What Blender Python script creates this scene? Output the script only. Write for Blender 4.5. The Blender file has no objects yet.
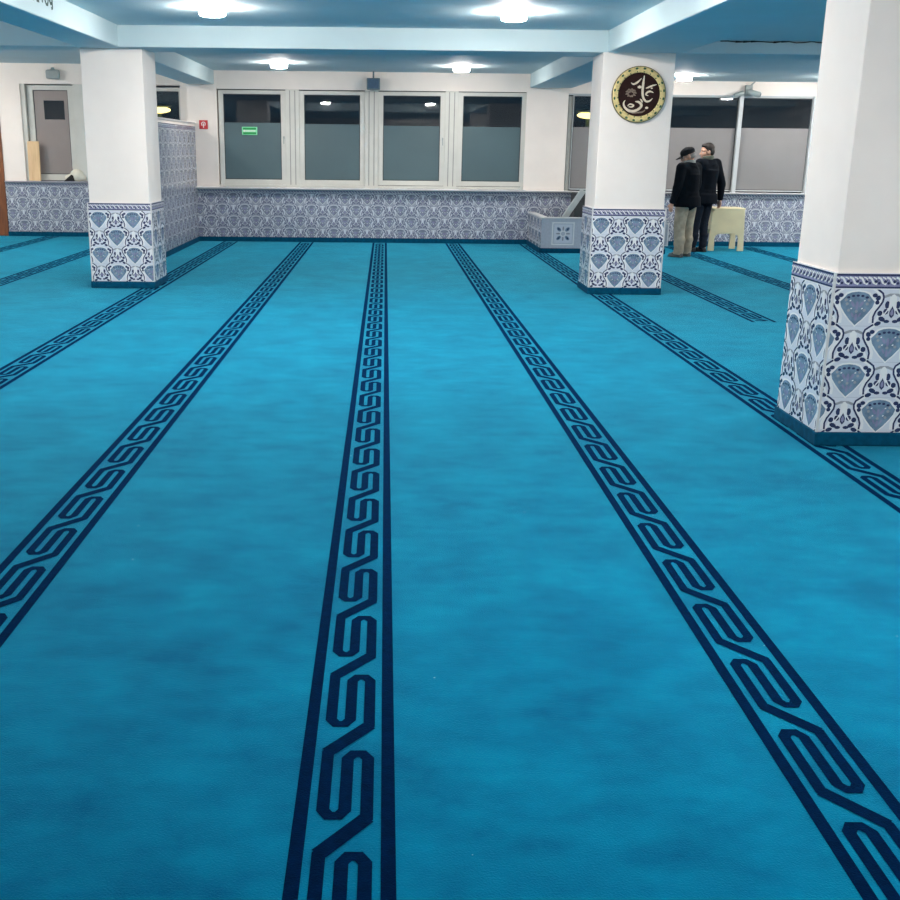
import bpy, bmesh, math, random
from mathutils import Vector, Matrix
random.seed(7)
C = bpy.context.scene.collection
PI = math.pi

# ---------------------------------------------------------------- camera
cam_d = bpy.data.cameras.new('camera'); cam = bpy.data.objects.new('camera', cam_d); C.objects.link(cam)
cam_d.sensor_fit = 'HORIZONTAL'; cam_d.sensor_width = 36.0
cam_d.lens = 1072.95 / 900 * 36.0
cam_d.shift_x = 58.79 / 900; cam_d.shift_y = 2.92 / 900
Rr = Vector((0.99993397, -0.00516376, 0.01026563)); Ur = Vector((-0.00847476, 0.27193298, 0.96227887)); Br = Vector((-0.00776054, -0.96230234, 0.27187127))
m = Matrix((Rr, Ur, Br)).transposed().to_4x4(); m.translation = Vector((0, 0, 1.62)); cam.matrix_world = m
cam_d.clip_start = 0.05; cam_d.clip_end = 200
bpy.context.scene.camera = cam

# ---------------------------------------------------------------- world, exposure
sc = bpy.context.scene
w = bpy.data.worlds.new('night'); sc.world = w; w.use_nodes = True
w.node_tree.nodes['Background'].inputs[0].default_value = (0.035, 0.05, 0.075, 1)
w.node_tree.nodes['Background'].inputs[1].default_value = 0.10
sc.view_settings.view_transform = 'Standard'; sc.view_settings.look = 'None'
sc.view_settings.exposure = 1.6; sc.view_settings.gamma = 1.0; sc.view_settings.use_curve_mapping = False
LAMP = 112.0          # radiance of a lamp's diffuser

# ---------------------------------------------------------------- materials
def mat(name, col, rough=0.6, spec=0.5, noise=0.0, nscale=8.0, bump=0.0, bscale=60.0, metal=0.0, col2=None, sheen=0.0, emit=None, es=0.0, stretch=None, coat=0.0):
    M = bpy.data.materials.new(name); M.use_nodes = True; nt = M.node_tree; b = nt.nodes['Principled BSDF']
    b.inputs['Roughness'].default_value = rough; b.inputs['Specular IOR Level'].default_value = spec; b.inputs['Metallic'].default_value = metal
    b.inputs['Coat Weight'].default_value = coat
    c = tuple(col) + (1,)
    b.inputs['Base Color'].default_value = c
    tc = nt.nodes.new('ShaderNodeTexCoord'); mp = nt.nodes.new('ShaderNodeMapping'); nt.links.new(tc.outputs['Object'], mp.inputs[0])
    if stretch: mp.inputs['Scale'].default_value = stretch
    if noise or col2:
        n = nt.nodes.new('ShaderNodeTexNoise'); n.inputs['Scale'].default_value = nscale; n.inputs['Detail'].default_value = 5
        nt.links.new(mp.outputs[0], n.inputs['Vector'])
        r = nt.nodes.new('ShaderNodeValToRGB'); r.color_ramp.elements[0].position = .35; r.color_ramp.elements[1].position = .65
        c2 = col2 if col2 else tuple(x * (1 - noise) for x in col)
        r.color_ramp.elements[0].color = tuple(c2) + (1,); r.color_ramp.elements[1].color = c
        nt.links.new(n.outputs['Fac'], r.inputs[0]); nt.links.new(r.outputs[0], b.inputs['Base Color'])
    if bump:
        n2 = nt.nodes.new('ShaderNodeTexNoise'); n2.inputs['Scale'].default_value = bscale; n2.inputs['Detail'].default_value = 3
        nt.links.new(mp.outputs[0], n2.inputs['Vector'])
        bp = nt.nodes.new('ShaderNodeBump'); bp.inputs['Strength'].default_value = bump; bp.inputs['Distance'].default_value = 0.01
        nt.links.new(n2.outputs['Fac'], bp.inputs['Height']); nt.links.new(bp.outputs[0], b.inputs['Normal'])
    if sheen:
        b.inputs['Sheen Tint'].default_value = (0.02, 0.30, 0.8, 1)
        b.inputs['Sheen Weight'].default_value = sheen; b.inputs['Sheen Roughness'].default_value = 0.5
    if emit:
        b.inputs['Emission Color'].default_value = tuple(emit) + (1,); b.inputs['Emission Strength'].default_value = es
    return M

def glass_mat(name, tint=(0.8, 0.85, 0.88)):
    M = bpy.data.materials.new(name); M.use_nodes = True; nt = M.node_tree; nt.nodes.remove(nt.nodes['Principled BSDF'])
    out = nt.nodes['Material Output']; t = nt.nodes.new('ShaderNodeBsdfTransparent'); t.inputs[0].default_value = tint + (1,)
    g = nt.nodes.new('ShaderNodeBsdfGlossy'); g.inputs['Roughness'].default_value = 0.02
    f = nt.nodes.new('ShaderNodeFresnel'); f.inputs[0].default_value = 1.6
    mx = nt.nodes.new('ShaderNodeMixShader')
    nt.links.new(f.outputs[0], mx.inputs[0]); nt.links.new(t.outputs[0], mx.inputs[1]); nt.links.new(g.outputs[0], mx.inputs[2]); nt.links.new(mx.outputs[0], out.inputs[0])
    return M

def carpet_mat():
    M = bpy.data.materials.new('carpet_pile'); M.use_nodes = True; nt = M.node_tree; b = nt.nodes['Principled BSDF']; L = nt.links.new
    tc = nt.nodes.new('ShaderNodeTexCoord')
    mp = nt.nodes.new('ShaderNodeMapping'); mp.inputs['Scale'].default_value = (1.0, 1.0, 1.0); L(tc.outputs['Object'], mp.inputs[0])
    n1 = nt.nodes.new('ShaderNodeTexNoise'); n1.inputs['Scale'].default_value = 2.2; n1.inputs['Detail'].default_value = 6; n1.inputs['Roughness'].default_value = 0.62
    L(mp.outputs[0], n1.inputs['Vector'])
    mp2 = nt.nodes.new('ShaderNodeMapping'); mp2.inputs['Scale'].default_value = (5.0, 9.0, 1.0); L(tc.outputs['Object'], mp2.inputs[0])
    n2 = nt.nodes.new('ShaderNodeTexNoise'); n2.inputs['Scale'].default_value = 1.0; n2.inputs['Detail'].default_value = 4; L(mp2.outputs[0], n2.inputs['Vector'])
    ad = nt.nodes.new('ShaderNodeMath'); ad.operation = 'MULTIPLY_ADD'; L(n2.outputs['Fac'], ad.inputs[0]); ad.inputs[1].default_value = 0.35; 
    mu = nt.nodes.new('ShaderNodeMath'); mu.operation = 'MULTIPLY'; L(n1.outputs['Fac'], mu.inputs[0]); mu.inputs[1].default_value = 0.65
    L(mu.outputs[0], ad.inputs[2])
    r = nt.nodes.new('ShaderNodeValToRGB'); e = r.color_ramp.elements
    e[0].position = .36; e[0].color = CARPET_LO + (1,); e[1].position = .66; e[1].color = CARPET_HI + (1,)
    L(ad.outputs[0], r.inputs[0])
    vo = nt.nodes.new('ShaderNodeTexVoronoi'); vo.inputs['Scale'].default_value = 5.0; L(tc.outputs['Object'], vo.inputs['Vector'])
    lt = nt.nodes.new('ShaderNodeMath'); lt.operation = 'LESS_THAN'; lt.inputs[1].default_value = 0.018; L(vo.outputs['Distance'], lt.inputs[0])
    mx = nt.nodes.new('ShaderNodeMix'); mx.data_type = 'RGBA'; L(lt.outputs[0], mx.inputs[0]); L(r.outputs[0], mx.inputs[6]); mx.inputs[7].default_value = (0.25, 0.42, 0.5, 1)
    L(mx.outputs[2], b.inputs['Base Color'])
    b.inputs['Roughness'].default_value = 0.95; b.inputs['Specular IOR Level'].default_value = 0.02
    b.inputs['Sheen Weight'].default_value = 0.55; b.inputs['Sheen Roughness'].default_value = 0.35; b.inputs['Sheen Tint'].default_value = (0.15, 0.82, 1.0, 1)
    n3 = nt.nodes.new('ShaderNodeTexNoise'); n3.inputs['Scale'].default_value = 180; L(tc.outputs['Object'], n3.inputs['Vector'])
    bp = nt.nodes.new('ShaderNodeBump'); bp.inputs['Strength'].default_value = 0.35; bp.inputs['Distance'].default_value = 0.01
    L(n3.outputs['Fac'], bp.inputs['Height']); L(bp.outputs[0], b.inputs['Normal'])
    return M

CARPET_LO = (0.0, 0.105, 0.22); CARPET_HI = (0.0, 0.218, 0.375)
M_carpet = carpet_mat()
M_navy_pile = mat('navy_pile', (0.0, 0.008, 0.042), 0.95, 0.01, noise=.4, nscale=30, bump=.3, bscale=180, sheen=.15)
M_skirt = mat('skirting_pile', (0.0, 0.075, 0.15), 0.9, 0.1, noise=.3, nscale=20, bump=.2)
M_wall = mat('white_plaster', (0.88, 0.81, 0.755), 0.65, 0.3, noise=.04, nscale=3, bump=.06, bscale=40)
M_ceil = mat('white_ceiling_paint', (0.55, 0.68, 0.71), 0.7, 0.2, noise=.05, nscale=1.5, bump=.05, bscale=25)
M_frame = mat('cream_window_paint', (0.62, 0.62, 0.58), 0.4, 0.4, noise=.06, nscale=5)
M_frame2 = mat('cream_window_groove', (0.30, 0.31, 0.29), 0.5, 0.3, noise=.1, nscale=5)
M_frame3 = mat('silver_window_frame', (0.5, 0.54, 0.56), 0.35, 0.5, noise=.06, nscale=5)
M_sill = mat('pale_stone_sill', (0.66, 0.66, 0.66), 0.3, 0.5, noise=.12, nscale=6)
M_darkgap = mat('dark_seal', (0.06, 0.07, 0.075), 0.7, 0.2, noise=.2)
M_glass = glass_mat('clear_glass')
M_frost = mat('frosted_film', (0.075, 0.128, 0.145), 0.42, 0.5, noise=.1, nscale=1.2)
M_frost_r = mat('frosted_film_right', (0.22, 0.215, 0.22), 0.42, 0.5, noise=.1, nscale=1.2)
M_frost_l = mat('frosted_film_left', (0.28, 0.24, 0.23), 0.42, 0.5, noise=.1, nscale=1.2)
M_brownwood = mat('brown_door_wood', (0.25, 0.09, 0.035), 0.45, 0.4, col2=(0.17, 0.06, 0.025), nscale=4, stretch=(6, 6, .7))
M_board = mat('pale_board_wood', (0.78, 0.55, 0.32), 0.55, 0.3, col2=(0.68, 0.45, 0.25), nscale=4, stretch=(8, 8, .8))
M_lamp = mat('lamp_diffuser', (1, 1, 1), 0.5, 0.2, noise=.02, emit=(1.0, 0.925, 0.86), es=LAMP)
M_lamp2 = mat('back_lamp_diffuser', (1, 1, 1), 0.5, 0.2, noise=.02, emit=(1.0, 0.925, 0.86), es=LAMP * .68)
M_lampbase = mat('lamp_ring', (0.8, 0.8, 0.8), 0.4, 0.4, noise=.03)
M_grey = mat('grey_plastic', (0.10, 0.16, 0.19), 0.5, 0.4, noise=.15, nscale=9)
M_lgrey = mat('light_grey_plastic', (0.33, 0.38, 0.38), 0.5, 0.4, noise=.1, nscale=9)
M_black = mat('black_matte', (0.012, 0.012, 0.014), 0.7, 0.3, noise=.3, nscale=20)
# glazed tiles
TG = dict(rough=0.22, spec=0.5)
T_white = mat('tile_white_glaze', (0.68, 0.715, 0.79), noise=.06, nscale=9, **TG)
T_blue = mat('tile_blue_glaze', (0.20, 0.30, 0.42), noise=.35, nscale=22, **TG)
T_navy = mat('tile_navy_glaze', (0.035, 0.045, 0.12), noise=.2, nscale=30, **TG)
T_viol = mat('tile_violet_glaze', (0.28, 0.28, 0.45), noise=.25, nscale=22, **TG)
T_cream = mat('tile_cream_glaze', (0.84, 0.85, 0.86), noise=.06, nscale=9, **TG)
T_neck = mat('tile_grey_glaze', (0.36, 0.38, 0.42), noise=.2, nscale=22, **TG)
T_grout = mat('tile_joint', (0.50, 0.54, 0.62), 0.8, .2, noise=.1, nscale=30)
TILE = [T_white, T_blue, T_navy, T_viol, T_cream, T_neck, T_grout]
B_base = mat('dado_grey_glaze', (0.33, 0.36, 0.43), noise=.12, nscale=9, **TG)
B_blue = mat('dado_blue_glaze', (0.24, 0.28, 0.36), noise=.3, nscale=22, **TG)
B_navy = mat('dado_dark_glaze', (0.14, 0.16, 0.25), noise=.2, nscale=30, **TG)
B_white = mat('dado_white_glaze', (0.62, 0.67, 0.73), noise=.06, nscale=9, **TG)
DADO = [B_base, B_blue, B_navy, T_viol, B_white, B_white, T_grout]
# people
M_skin = mat('skin', (0.62, 0.36, 0.26), 0.5, 0.4, noise=.1, nscale=12)
M_jacket = mat('black_jacket_cloth', (0.004, 0.007, 0.011), 0.9, 0.1, noise=.3, nscale=14, bump=.4, bscale=14)
M_coat = mat('navy_black_coat_cloth', (0.004, 0.007, 0.012), 0.9, 0.1, noise=.3, nscale=14, bump=.4, bscale=14)
M_khaki = mat('khaki_cloth', (0.42, 0.37, 0.28), 0.85, 0.2, noise=.35, nscale=10, bump=.6, bscale=12)
M_darktr = mat('dark_trouser_cloth', (0.012, 0.017, 0.028), 0.85, 0.2, noise=.3, nscale=14, bump=.4, bscale=14)
M_shoe = mat('dark_shoe_leather', (0.02, 0.02, 0.022), 0.4, 0.5, noise=.2)
M_shoe2 = mat('grey_shoe_leather', (0.10, 0.11, 0.11), 0.5, 0.5, noise=.2)
M_hair = mat('dark_hair', (0.018, 0.013, 0.011), 0.6, 0.4, noise=.4, nscale=60)
M_greyhair = mat('grey_hair', (0.35, 0.33, 0.31), 0.6, 0.4, noise=.3, nscale=60)
M_cap = mat('black_cap_cloth', (0.01, 0.012, 0.016), 0.85, 0.2, noise=.2)
M_collar = mat('grey_collar_cloth', (0.33, 0.36, 0.34), 0.85, 0.2, noise=.25, nscale=30)
M_eye = mat('eye_white', (0.7, 0.7, 0.68), 0.3, 0.5, noise=.02)
M_iris = mat('dark_iris', (0.03, 0.02, 0.015), 0.3, 0.5, noise=.1)
M_lip = mat('lip', (0.45, 0.18, 0.15), 0.5, 0.4, noise=.1)
M_stool = mat('beige_plastic', (0.78, 0.68, 0.42), 0.35, 0.5, noise=.08, nscale=5)
M_gold = mat('gold_paint', (0.78, 0.62, 0.27), 0.4, 0.5, noise=.25, nscale=40)
M_golddark = mat('dark_gold_edge', (0.12, 0.10, 0.05), 0.5, 0.4, noise=.25, nscale=40)
M_green = mat('dark_green_ornament', (0.03, 0.10, 0.04), 0.5, 0.4, noise=.25, nscale=40)
M_brown = mat('dark_brown_field', (0.028, 0.011, 0.010), 0.8, 0.15, noise=.25, nscale=20)
M_script = mat('pale_gold_script', (0.80, 0.68, 0.52), 0.4, 0.5, noise=.15, nscale=40)
M_script2 = mat('dull_gold_ornament', (0.26, 0.19, 0.14), 0.5, 0.4, noise=.4, nscale=60)
M_red = mat('red_sign', (0.55, 0.03, 0.04), 0.4, 0.5, noise=.05)
M_signwhite = mat('sign_white', (0.85, 0.8, 0.8), 0.4, 0.5, noise=.03)
M_exit = mat('green_sign', (0.0, 0.30, 0.06), 0.4, 0.5, noise=.05)
M_exitlight = mat('green_sign_pale', (0.25, 0.75, 0.42), 0.4, 0.5, noise=.05)
M_letter = mat('dark_green_lettering', (0.0, 0.05, 0.045), 0.5, 0.4, noise=.2)
M_cloth = mat('cream_cloth', (0.75, 0.72, 0.62), 0.85, 0.2, noise=.1, nscale=10, bump=.3, bscale=20)
M_street = mat('street_lamp_glow', (1, .8, .4), 0.5, 0.2, noise=.02, emit=(1.0, 0.72, 0.22), es=1.6)
M_ground = mat('night_pavement', (0.05, 0.05, 0.055), 0.9, 0.2, noise=.3)
M_mat_roll = mat('pale_grey_board', (0.55, 0.60, 0.60), 0.6, 0.3, noise=.1)

# ---------------------------------------------------------------- mesh helpers
class MB:
    def __init__(s): s.v = []; s.f = []; s.m = []
    def add(s, vs, fs, mi=0):
        o = len(s.v); s.v += [tuple(x) for x in vs]; s.f += [tuple(i + o for i in f) for f in fs]; s.m += [mi] * len(fs); return s
    def box(s, x0, x1, y0, y1, z0, z1, mi=0):
        vs = [(x, y, z) for x in (x0, x1) for y in (y0, y1) for z in (z0, z1)]
        return s.add(vs, [(0, 1, 3, 2), (4, 6, 7, 5), (0, 4, 5, 1), (2, 3, 7, 6), (0, 2, 6, 4), (1, 5, 7, 3)], mi)
    def cyl(s, p0, p1, r0, r1=None, n=24, mi=0, cap=True):
        p0 = Vector(p0); p1 = Vector(p1); r1 = r0 if r1 is None else r1
        d = (p1 - p0).normalized(); a = Vector((0, 0, 1)) if abs(d.z) < .9 else Vector((1, 0, 0)); u = d.cross(a).normalized(); q = d.cross(u)
        vs = []
        for p, r in ((p0, r0), (p1, r1)):
            for i in range(n):
                t = 2 * PI * i / n; vs.append(p + u * (r * math.cos(t)) + q * (r * math.sin(t)))
        fs = [(i, (i + 1) % n, n + (i + 1) % n, n + i) for i in range(n)]
        if cap: fs += [tuple(range(n))[::-1], tuple(range(n, 2 * n))]
        return s.add(vs, fs, mi)
    def ell(s, c, r, n=20, k=12, mi=0):
        vs = []; fs = []
        for j in range(1, k):
            ph = PI * j / k
            for i in range(n):
                t = 2 * PI * i / n
                vs.append((c[0] + r[0] * math.sin(ph) * math.cos(t), c[1] + r[1] * math.sin(ph) * math.sin(t), c[2] + r[2] * math.cos(ph)))
        top = len(vs); vs.append((c[0], c[1], c[2] + r[2])); bot = len(vs); vs.append((c[0], c[1], c[2] - r[2]))
        for j in range(k - 2):
            for i in range(n): fs.append((j * n + i, (j + 1) * n + i, (j + 1) * n + (i + 1) % n, j * n + (i + 1) % n))
        for i in range(n):
            fs.append((top, i, (i + 1) % n)); fs.append((bot, (k - 2) * n + (i + 1) % n, (k - 2) * n + i))
        return s.add(vs, fs, mi)
    def cap(s, p0, p1, r0, r1, sx=1.0, sy=1.0):      # rounded tapered limb
        p0 = Vector(p0); p1 = Vector(p1)
        s.ell(p0, (r0 * sx, r0 * sy, r0)); s.ell(p1, (r1 * sx, r1 * sy, r1))
        n = 8
        s.cyl(p0, p1, r0 * (sx + sy) / 2, r1 * (sx + sy) / 2)
        for i in range(1, n):
            t = i / n; r = r0 + (r1 - r0) * t
            s.ell(p0.lerp(p1, t), (r * sx, r * sy, r))
        return s
    def build(s, name, mats, parent=None, bevel=0, smooth=False, xf=None):
        me = bpy.data.meshes.new(name); me.from_pydata(s.v, [], s.f)
        for M in (mats if isinstance(mats, list) else [mats]): me.materials.append(M)
        me.polygons.foreach_set('material_index', s.m)
        if smooth: me.polygons.foreach_set('use_smooth', [True] * len(s.f))
        o = bpy.data.objects.new(name, me); C.objects.link(o)
        bm = bmesh.new(); bm.from_mesh(me)
        bmesh.ops.recalc_face_normals(bm, faces=bm.faces) if not getattr(s, 'flat', False) else None
        bm.to_mesh(me); bm.free()
        if xf is not None: me.transform(xf)
        if bevel:
            b = o.modifiers.new('bevel', 'BEVEL'); b.width = bevel; b.segments = 2; b.limit_method = 'ANGLE'
        if parent: o.parent = parent
        return o

def tag(o, label=None, cat=None, group=None, kind=None):
    if label: o['label'] = label
    if cat: o['category'] = cat
    if group: o['group'] = group
    if kind: o['kind'] = kind
    return o
def empty(name, loc=(0, 0, 0), rz=0, **k):
    o = bpy.data.objects.new(name, None); C.objects.link(o); o.location = loc; o.rotation_euler = (0, 0, rz); o.empty_display_size = .1
    return tag(o, **k)
def local(o, parent):      # keep world-space mesh data under an empty that stands elsewhere
    o.parent = parent
    o.matrix_parent_inverse = (Matrix.Translation(parent.location) @ parent.rotation_euler.to_matrix().to_4x4()).inverted()
    return o
def boxo(name, x0, x1, y0, y1, z0, z1, M, parent=None, bevel=0, kind=None):
    o = MB().box(x0, x1, y0, y1, z0, z1).build(name, M, None, bevel)
    if parent: local(o, parent)
    if kind: tag(o, kind=kind)
    return o

def ribbon(path, wd):
    """polygons (convex quads) of a flat mitred band along a path; wd is a number or a list"""
    n = len(path); ws = [wd] * n if not isinstance(wd, (list, tuple)) else wd
    L = []; R = []
    for i in range(n):
        p = Vector(path[i]); a = (p - Vector(path[i - 1])).normalized() if i else None; b = (Vector(path[i + 1]) - p).normalized() if i < n - 1 else None
        a = a or b; b = b or a
        na = Vector((-a.y, a.x)); nb = Vector((-b.y, b.x)); mm = na + nb
        mm = mm.normalized() if mm.length > 1e-6 else na
        k = ws[i] / 2 / max(.45, mm.dot(na)); L.append(p + mm * k); R.append(p - mm * k)
    return [[L[i], L[i + 1], R[i + 1], R[i]] for i in range(n - 1)]
def arc(cx, cy, rx, ry, a0, a1, n=10):
    return [(cx + rx * math.cos(math.radians(a0 + (a1 - a0) * i / n)), cy + ry * math.sin(math.radians(a0 + (a1 - a0) * i / n))) for i in range(n + 1)]
def blobp(cx, cy, rx, ry, ang=0, n=8):
    a = math.radians(ang); o = []
    for i in range(n):
        t = 2 * PI * i / n; x = rx * math.cos(t); y = ry * math.sin(t)
        o.append((cx + x * math.cos(a) - y * math.sin(a), cy + x * math.sin(a) + y * math.cos(a)))
    return o
def clip(poly, W, H):
    def cut(ps, ax, val, keep_less):
        out = []
        for i in range(len(ps)):
            a = ps[i - 1]; b = ps[i]
            ia = (a[ax] <= val) if keep_less else (a[ax] >= val); ib = (b[ax] <= val) if keep_less else (b[ax] >= val)
            if ia != ib:
                t = (val - a[ax]) / (b[ax] - a[ax]); out.append((a[0] + (b[0] - a[0]) * t, a[1] + (b[1] - a[1]) * t))
            if ib: out.append((b[0], b[1]))
        return out
    ps = [(p[0], p[1]) for p in poly]
    for ax, val, kl in ((0, W, True), (0, 0, False), (1, H, True), (1, 0, False)):
        if len(ps) < 3: return None
        ps = cut(ps, ax, val, kl)
    return ps if len(ps) >= 3 else None

# ---------------------------------------------------------------- tile decoration
def motif():
    """[(layer, material index, polygon)]: blue shield at (0,0), palmette at (.2,0)"""
    P = []
    def add(l, mi, poly): P.append((l, mi, poly))
    # shield: ogee
    right = [(0.0, .090), (.035, .086), (.060, .076), (.076, .056), (.097, .034), (.088, .004), (.064, -.030), (.036, -.064), (.014, -.084), (0, -.098)]
    sh = right + [(-x, y) for x, y in right[::-1][1:-1]]
    big = [(x * 1.13, y * 1.10) for x, y in sh]
    add(1, 4, big); add(2, 1, sh)
    for x, y in ((-.052, .058), (-.026, .066), (0, .068), (.026, .066), (.052, .058)): add(3, 2, blobp(x, y, .010, .007, 0, 6))
    for x, y, rx, ry, an in ((0, .012, .009, .026, 0), (.024, .020, .008, .020, -32), (-.024, .020, .008, .020, 32), (0, -.052, .008, .022, 0), (.020, -.040, .006, .016, -30), (-.020, -.040, .006, .016, 30)): add(3, 3, blobp(x, y, rx, ry, an, 7))
    for x, y in ((.056, .022), (-.056, .022), (.044, -.014), (-.044, -.014), (0, -.020), (.064, .044), (-.064, .044)): add(3, 5, blobp(x, y, .009, .009, 0, 6))
    for x, y in ((.040, .040), (-.040, .040), (.030, -.004), (-.030, -.004)): add(3, 4, blobp(x, y, .006, .004, 30, 5))
    # hourglass lines round the palmette centre
    cx = .2
    for sx in (1, -1):
        pth = [(cx + sx * .118, .125), (cx + sx * .108, .100), (cx + sx * .078, .082), (cx + sx * .060, .055), (cx + sx * .056, .025), (cx + sx * .062, -.005), (cx + sx * .086, -.035), (cx + sx * .108, -.062), (cx + sx * .118, -.10)]
        pth = [(cx + sx * .105, .112), (cx + sx * .085, .098), (cx + sx * .063, .082), (cx + sx * .055, .060), (cx + sx * .058, .035), (cx + sx * .075, .005), (cx + sx * .092, -.02), (cx + sx * .102, -.05), (cx + sx * .100, -.085)]
        for q in ribbon([(x + sx * .013, y) for x, y in pth], .020): add(1, 4, q)
        for q in ribbon(pth, .0105): add(3, 2, q)
        for x, y, rx, ry, an in ((.030, .018, .011, .018, 0), (.034, -.020, .012, .014, 0), (.066, -.030, .012, .013, 20), (.052, -.062, .017, .011, 25), (.024, -.075, .014, .008, 0),
                                 (.085, .055, .011, .013, 30), (.105, .070, .012, .010, 0), (.072, -.088, .016, .010, -20), (.088, .030, .010, .010, 0)):
            add(2, 2, blobp(cx + sx * x, y, rx * 1.25, ry * 1.22, an * sx, 8))
        for q in ribbon([(cx + sx * .016, .055), (cx + sx * .018, .0), (cx + sx * .046, -.042)], .007): add(3, 4, q)
    for q in ribbon([(cx - .05, .062), (cx - .02, .074), (cx + .02, .074), (cx + .05, .062)], .014): add(2, 5, q)
    add(5, 4, blobp(cx, .048, .018, .030, 0, 9))
    for sx in (1, -1):
        for q in ribbon([(cx + sx * .004, .02), (cx + sx * .03, -.02), (cx + sx * .075, -.05), (cx + sx * .10, -.095)], .014): add(1, 4, q)
    add(2, 4, [(cx - .020, .062), (cx + .020, .062), (cx + .012, 0), (cx - .012, 0)])
    og = [(cx, .012), (cx + .014, -.020), (cx + .013, -.042), (cx, -.058), (cx - .013, -.042), (cx - .014, -.020)]
    add(3, 2, og); add(4, 3, [(cx + (x - cx) * .6, -.024 + (y + .024) * .6) for x, y in og])
    return P
MOTIF = motif()
def fan(poly):     # split a star-shaped polygon so that every piece is convex
    cx = sum(p[0] for p in poly) / len(poly); cy = sum(p[1] for p in poly) / len(poly)
    return [[(cx, cy), poly[i], poly[(i + 1) % len(poly)]] for i in range(len(poly))]
def decor(mb, O, U, N, W, z0, z1, px, band=0.085, eps=0.0006, grout=True):
    """tile face: origin O (bottom left), U along, z up, N outward; px = palmette phase along U for the top row"""
    O = Vector(O); U = Vector(U); N = Vector(N); H = z1 - z0; Hm = H - band
    def put(l, mi, poly, W_=W, H_=H):
        p = clip(poly, W_, H_)
        if p: mb.add([O + U * x + Vector((0, 0, y)) + N * (l * eps) for x, y in p], [tuple(range(len(p)))], mi)
    put(.5, 0, [(0, 0), (W, 0), (W, H), (0, H)])
    if grout:
        k = 0
        while True:
            x = (px % .2) + .1 + k * .2 - .2; k += 1
            if x > W: break
            if x > 0: put(.9, 6, [(x - .0015, 0), (x + .0015, 0), (x + .0015, Hm), (x - .0015, Hm)])
        for r in range(1, 5):
            y = Hm - r * .205
            if y > 0: put(.9, 6, [(0, y - .0015), (W, y - .0015), (W, y + .0015), (0, y + .0015)])
    rows = int(math.ceil(Hm / .205)) + 1
    for r in range(rows):
        cy = Hm - .1025 - r * .205; ph = px - .2 + (.2 if r % 2 else 0)
        i0 = int(math.floor((-ph) / .4)) - 1
        for i in range(i0, int((W - ph) / .4) + 2):
            cx = ph + i * .4
            if cx + .36 < 0 or cx - .13 > W: continue
            for l, mi, poly in MOTIF:
                pts = [(p[0] + cx, p[1] + cy) for p in poly]
                for q in (fan(pts) if len(pts) > 10 else [pts]): put(l, mi, q, W, Hm)
    # upper border: two dark lines with a twisted ribbon between
    if band:
        b0 = Hm; put(1, 4, [(0, b0), (W, b0), (W, H), (0, H)])
        put(2, 3, [(0, b0 + .006), (W, b0 + .006), (W, H - .004), (0, H - .004)])
        put(3, 2, [(0, b0 + .006), (W, b0 + .006), (W, b0 + .016), (0, b0 + .016)])
        put(3, 2, [(0, H - .016), (W, H - .016), (W, H - .004), (0, H - .004)])
        mid = b0 + band / 2 + .002; k = 0; st = .052
        while k * st < W + st:
            x = k * st
            for q in ribbon([(x - .024, mid + .020), (x - .006, mid + .014), (x + .008, mid - .010), (x + .028, mid - .018)], .011): put(4, 4, q)
            for q in ribbon([(x + .004, mid + .020), (x + .018, mid + .016), (x + .028, mid + .002)], .007): put(4, 4, q)
            put(4, 2, blobp(x + .022, mid - .002, .008, .014, -35, 7)); put(4, 2, blobp(x - .012, mid - .012, .008, .008, 0, 6))
            k += 1
    return mb

def decor_panel(name, faces, parent, mats=None):
    mb = MB(); mb.flat = True
    for f in faces: decor(mb, *f[:-1], **f[-1])
    o = mb.build(name, mats or TILE)
    # orient faces outward is not needed: two sided shading
    if parent: local(o, parent)
    return o

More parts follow.
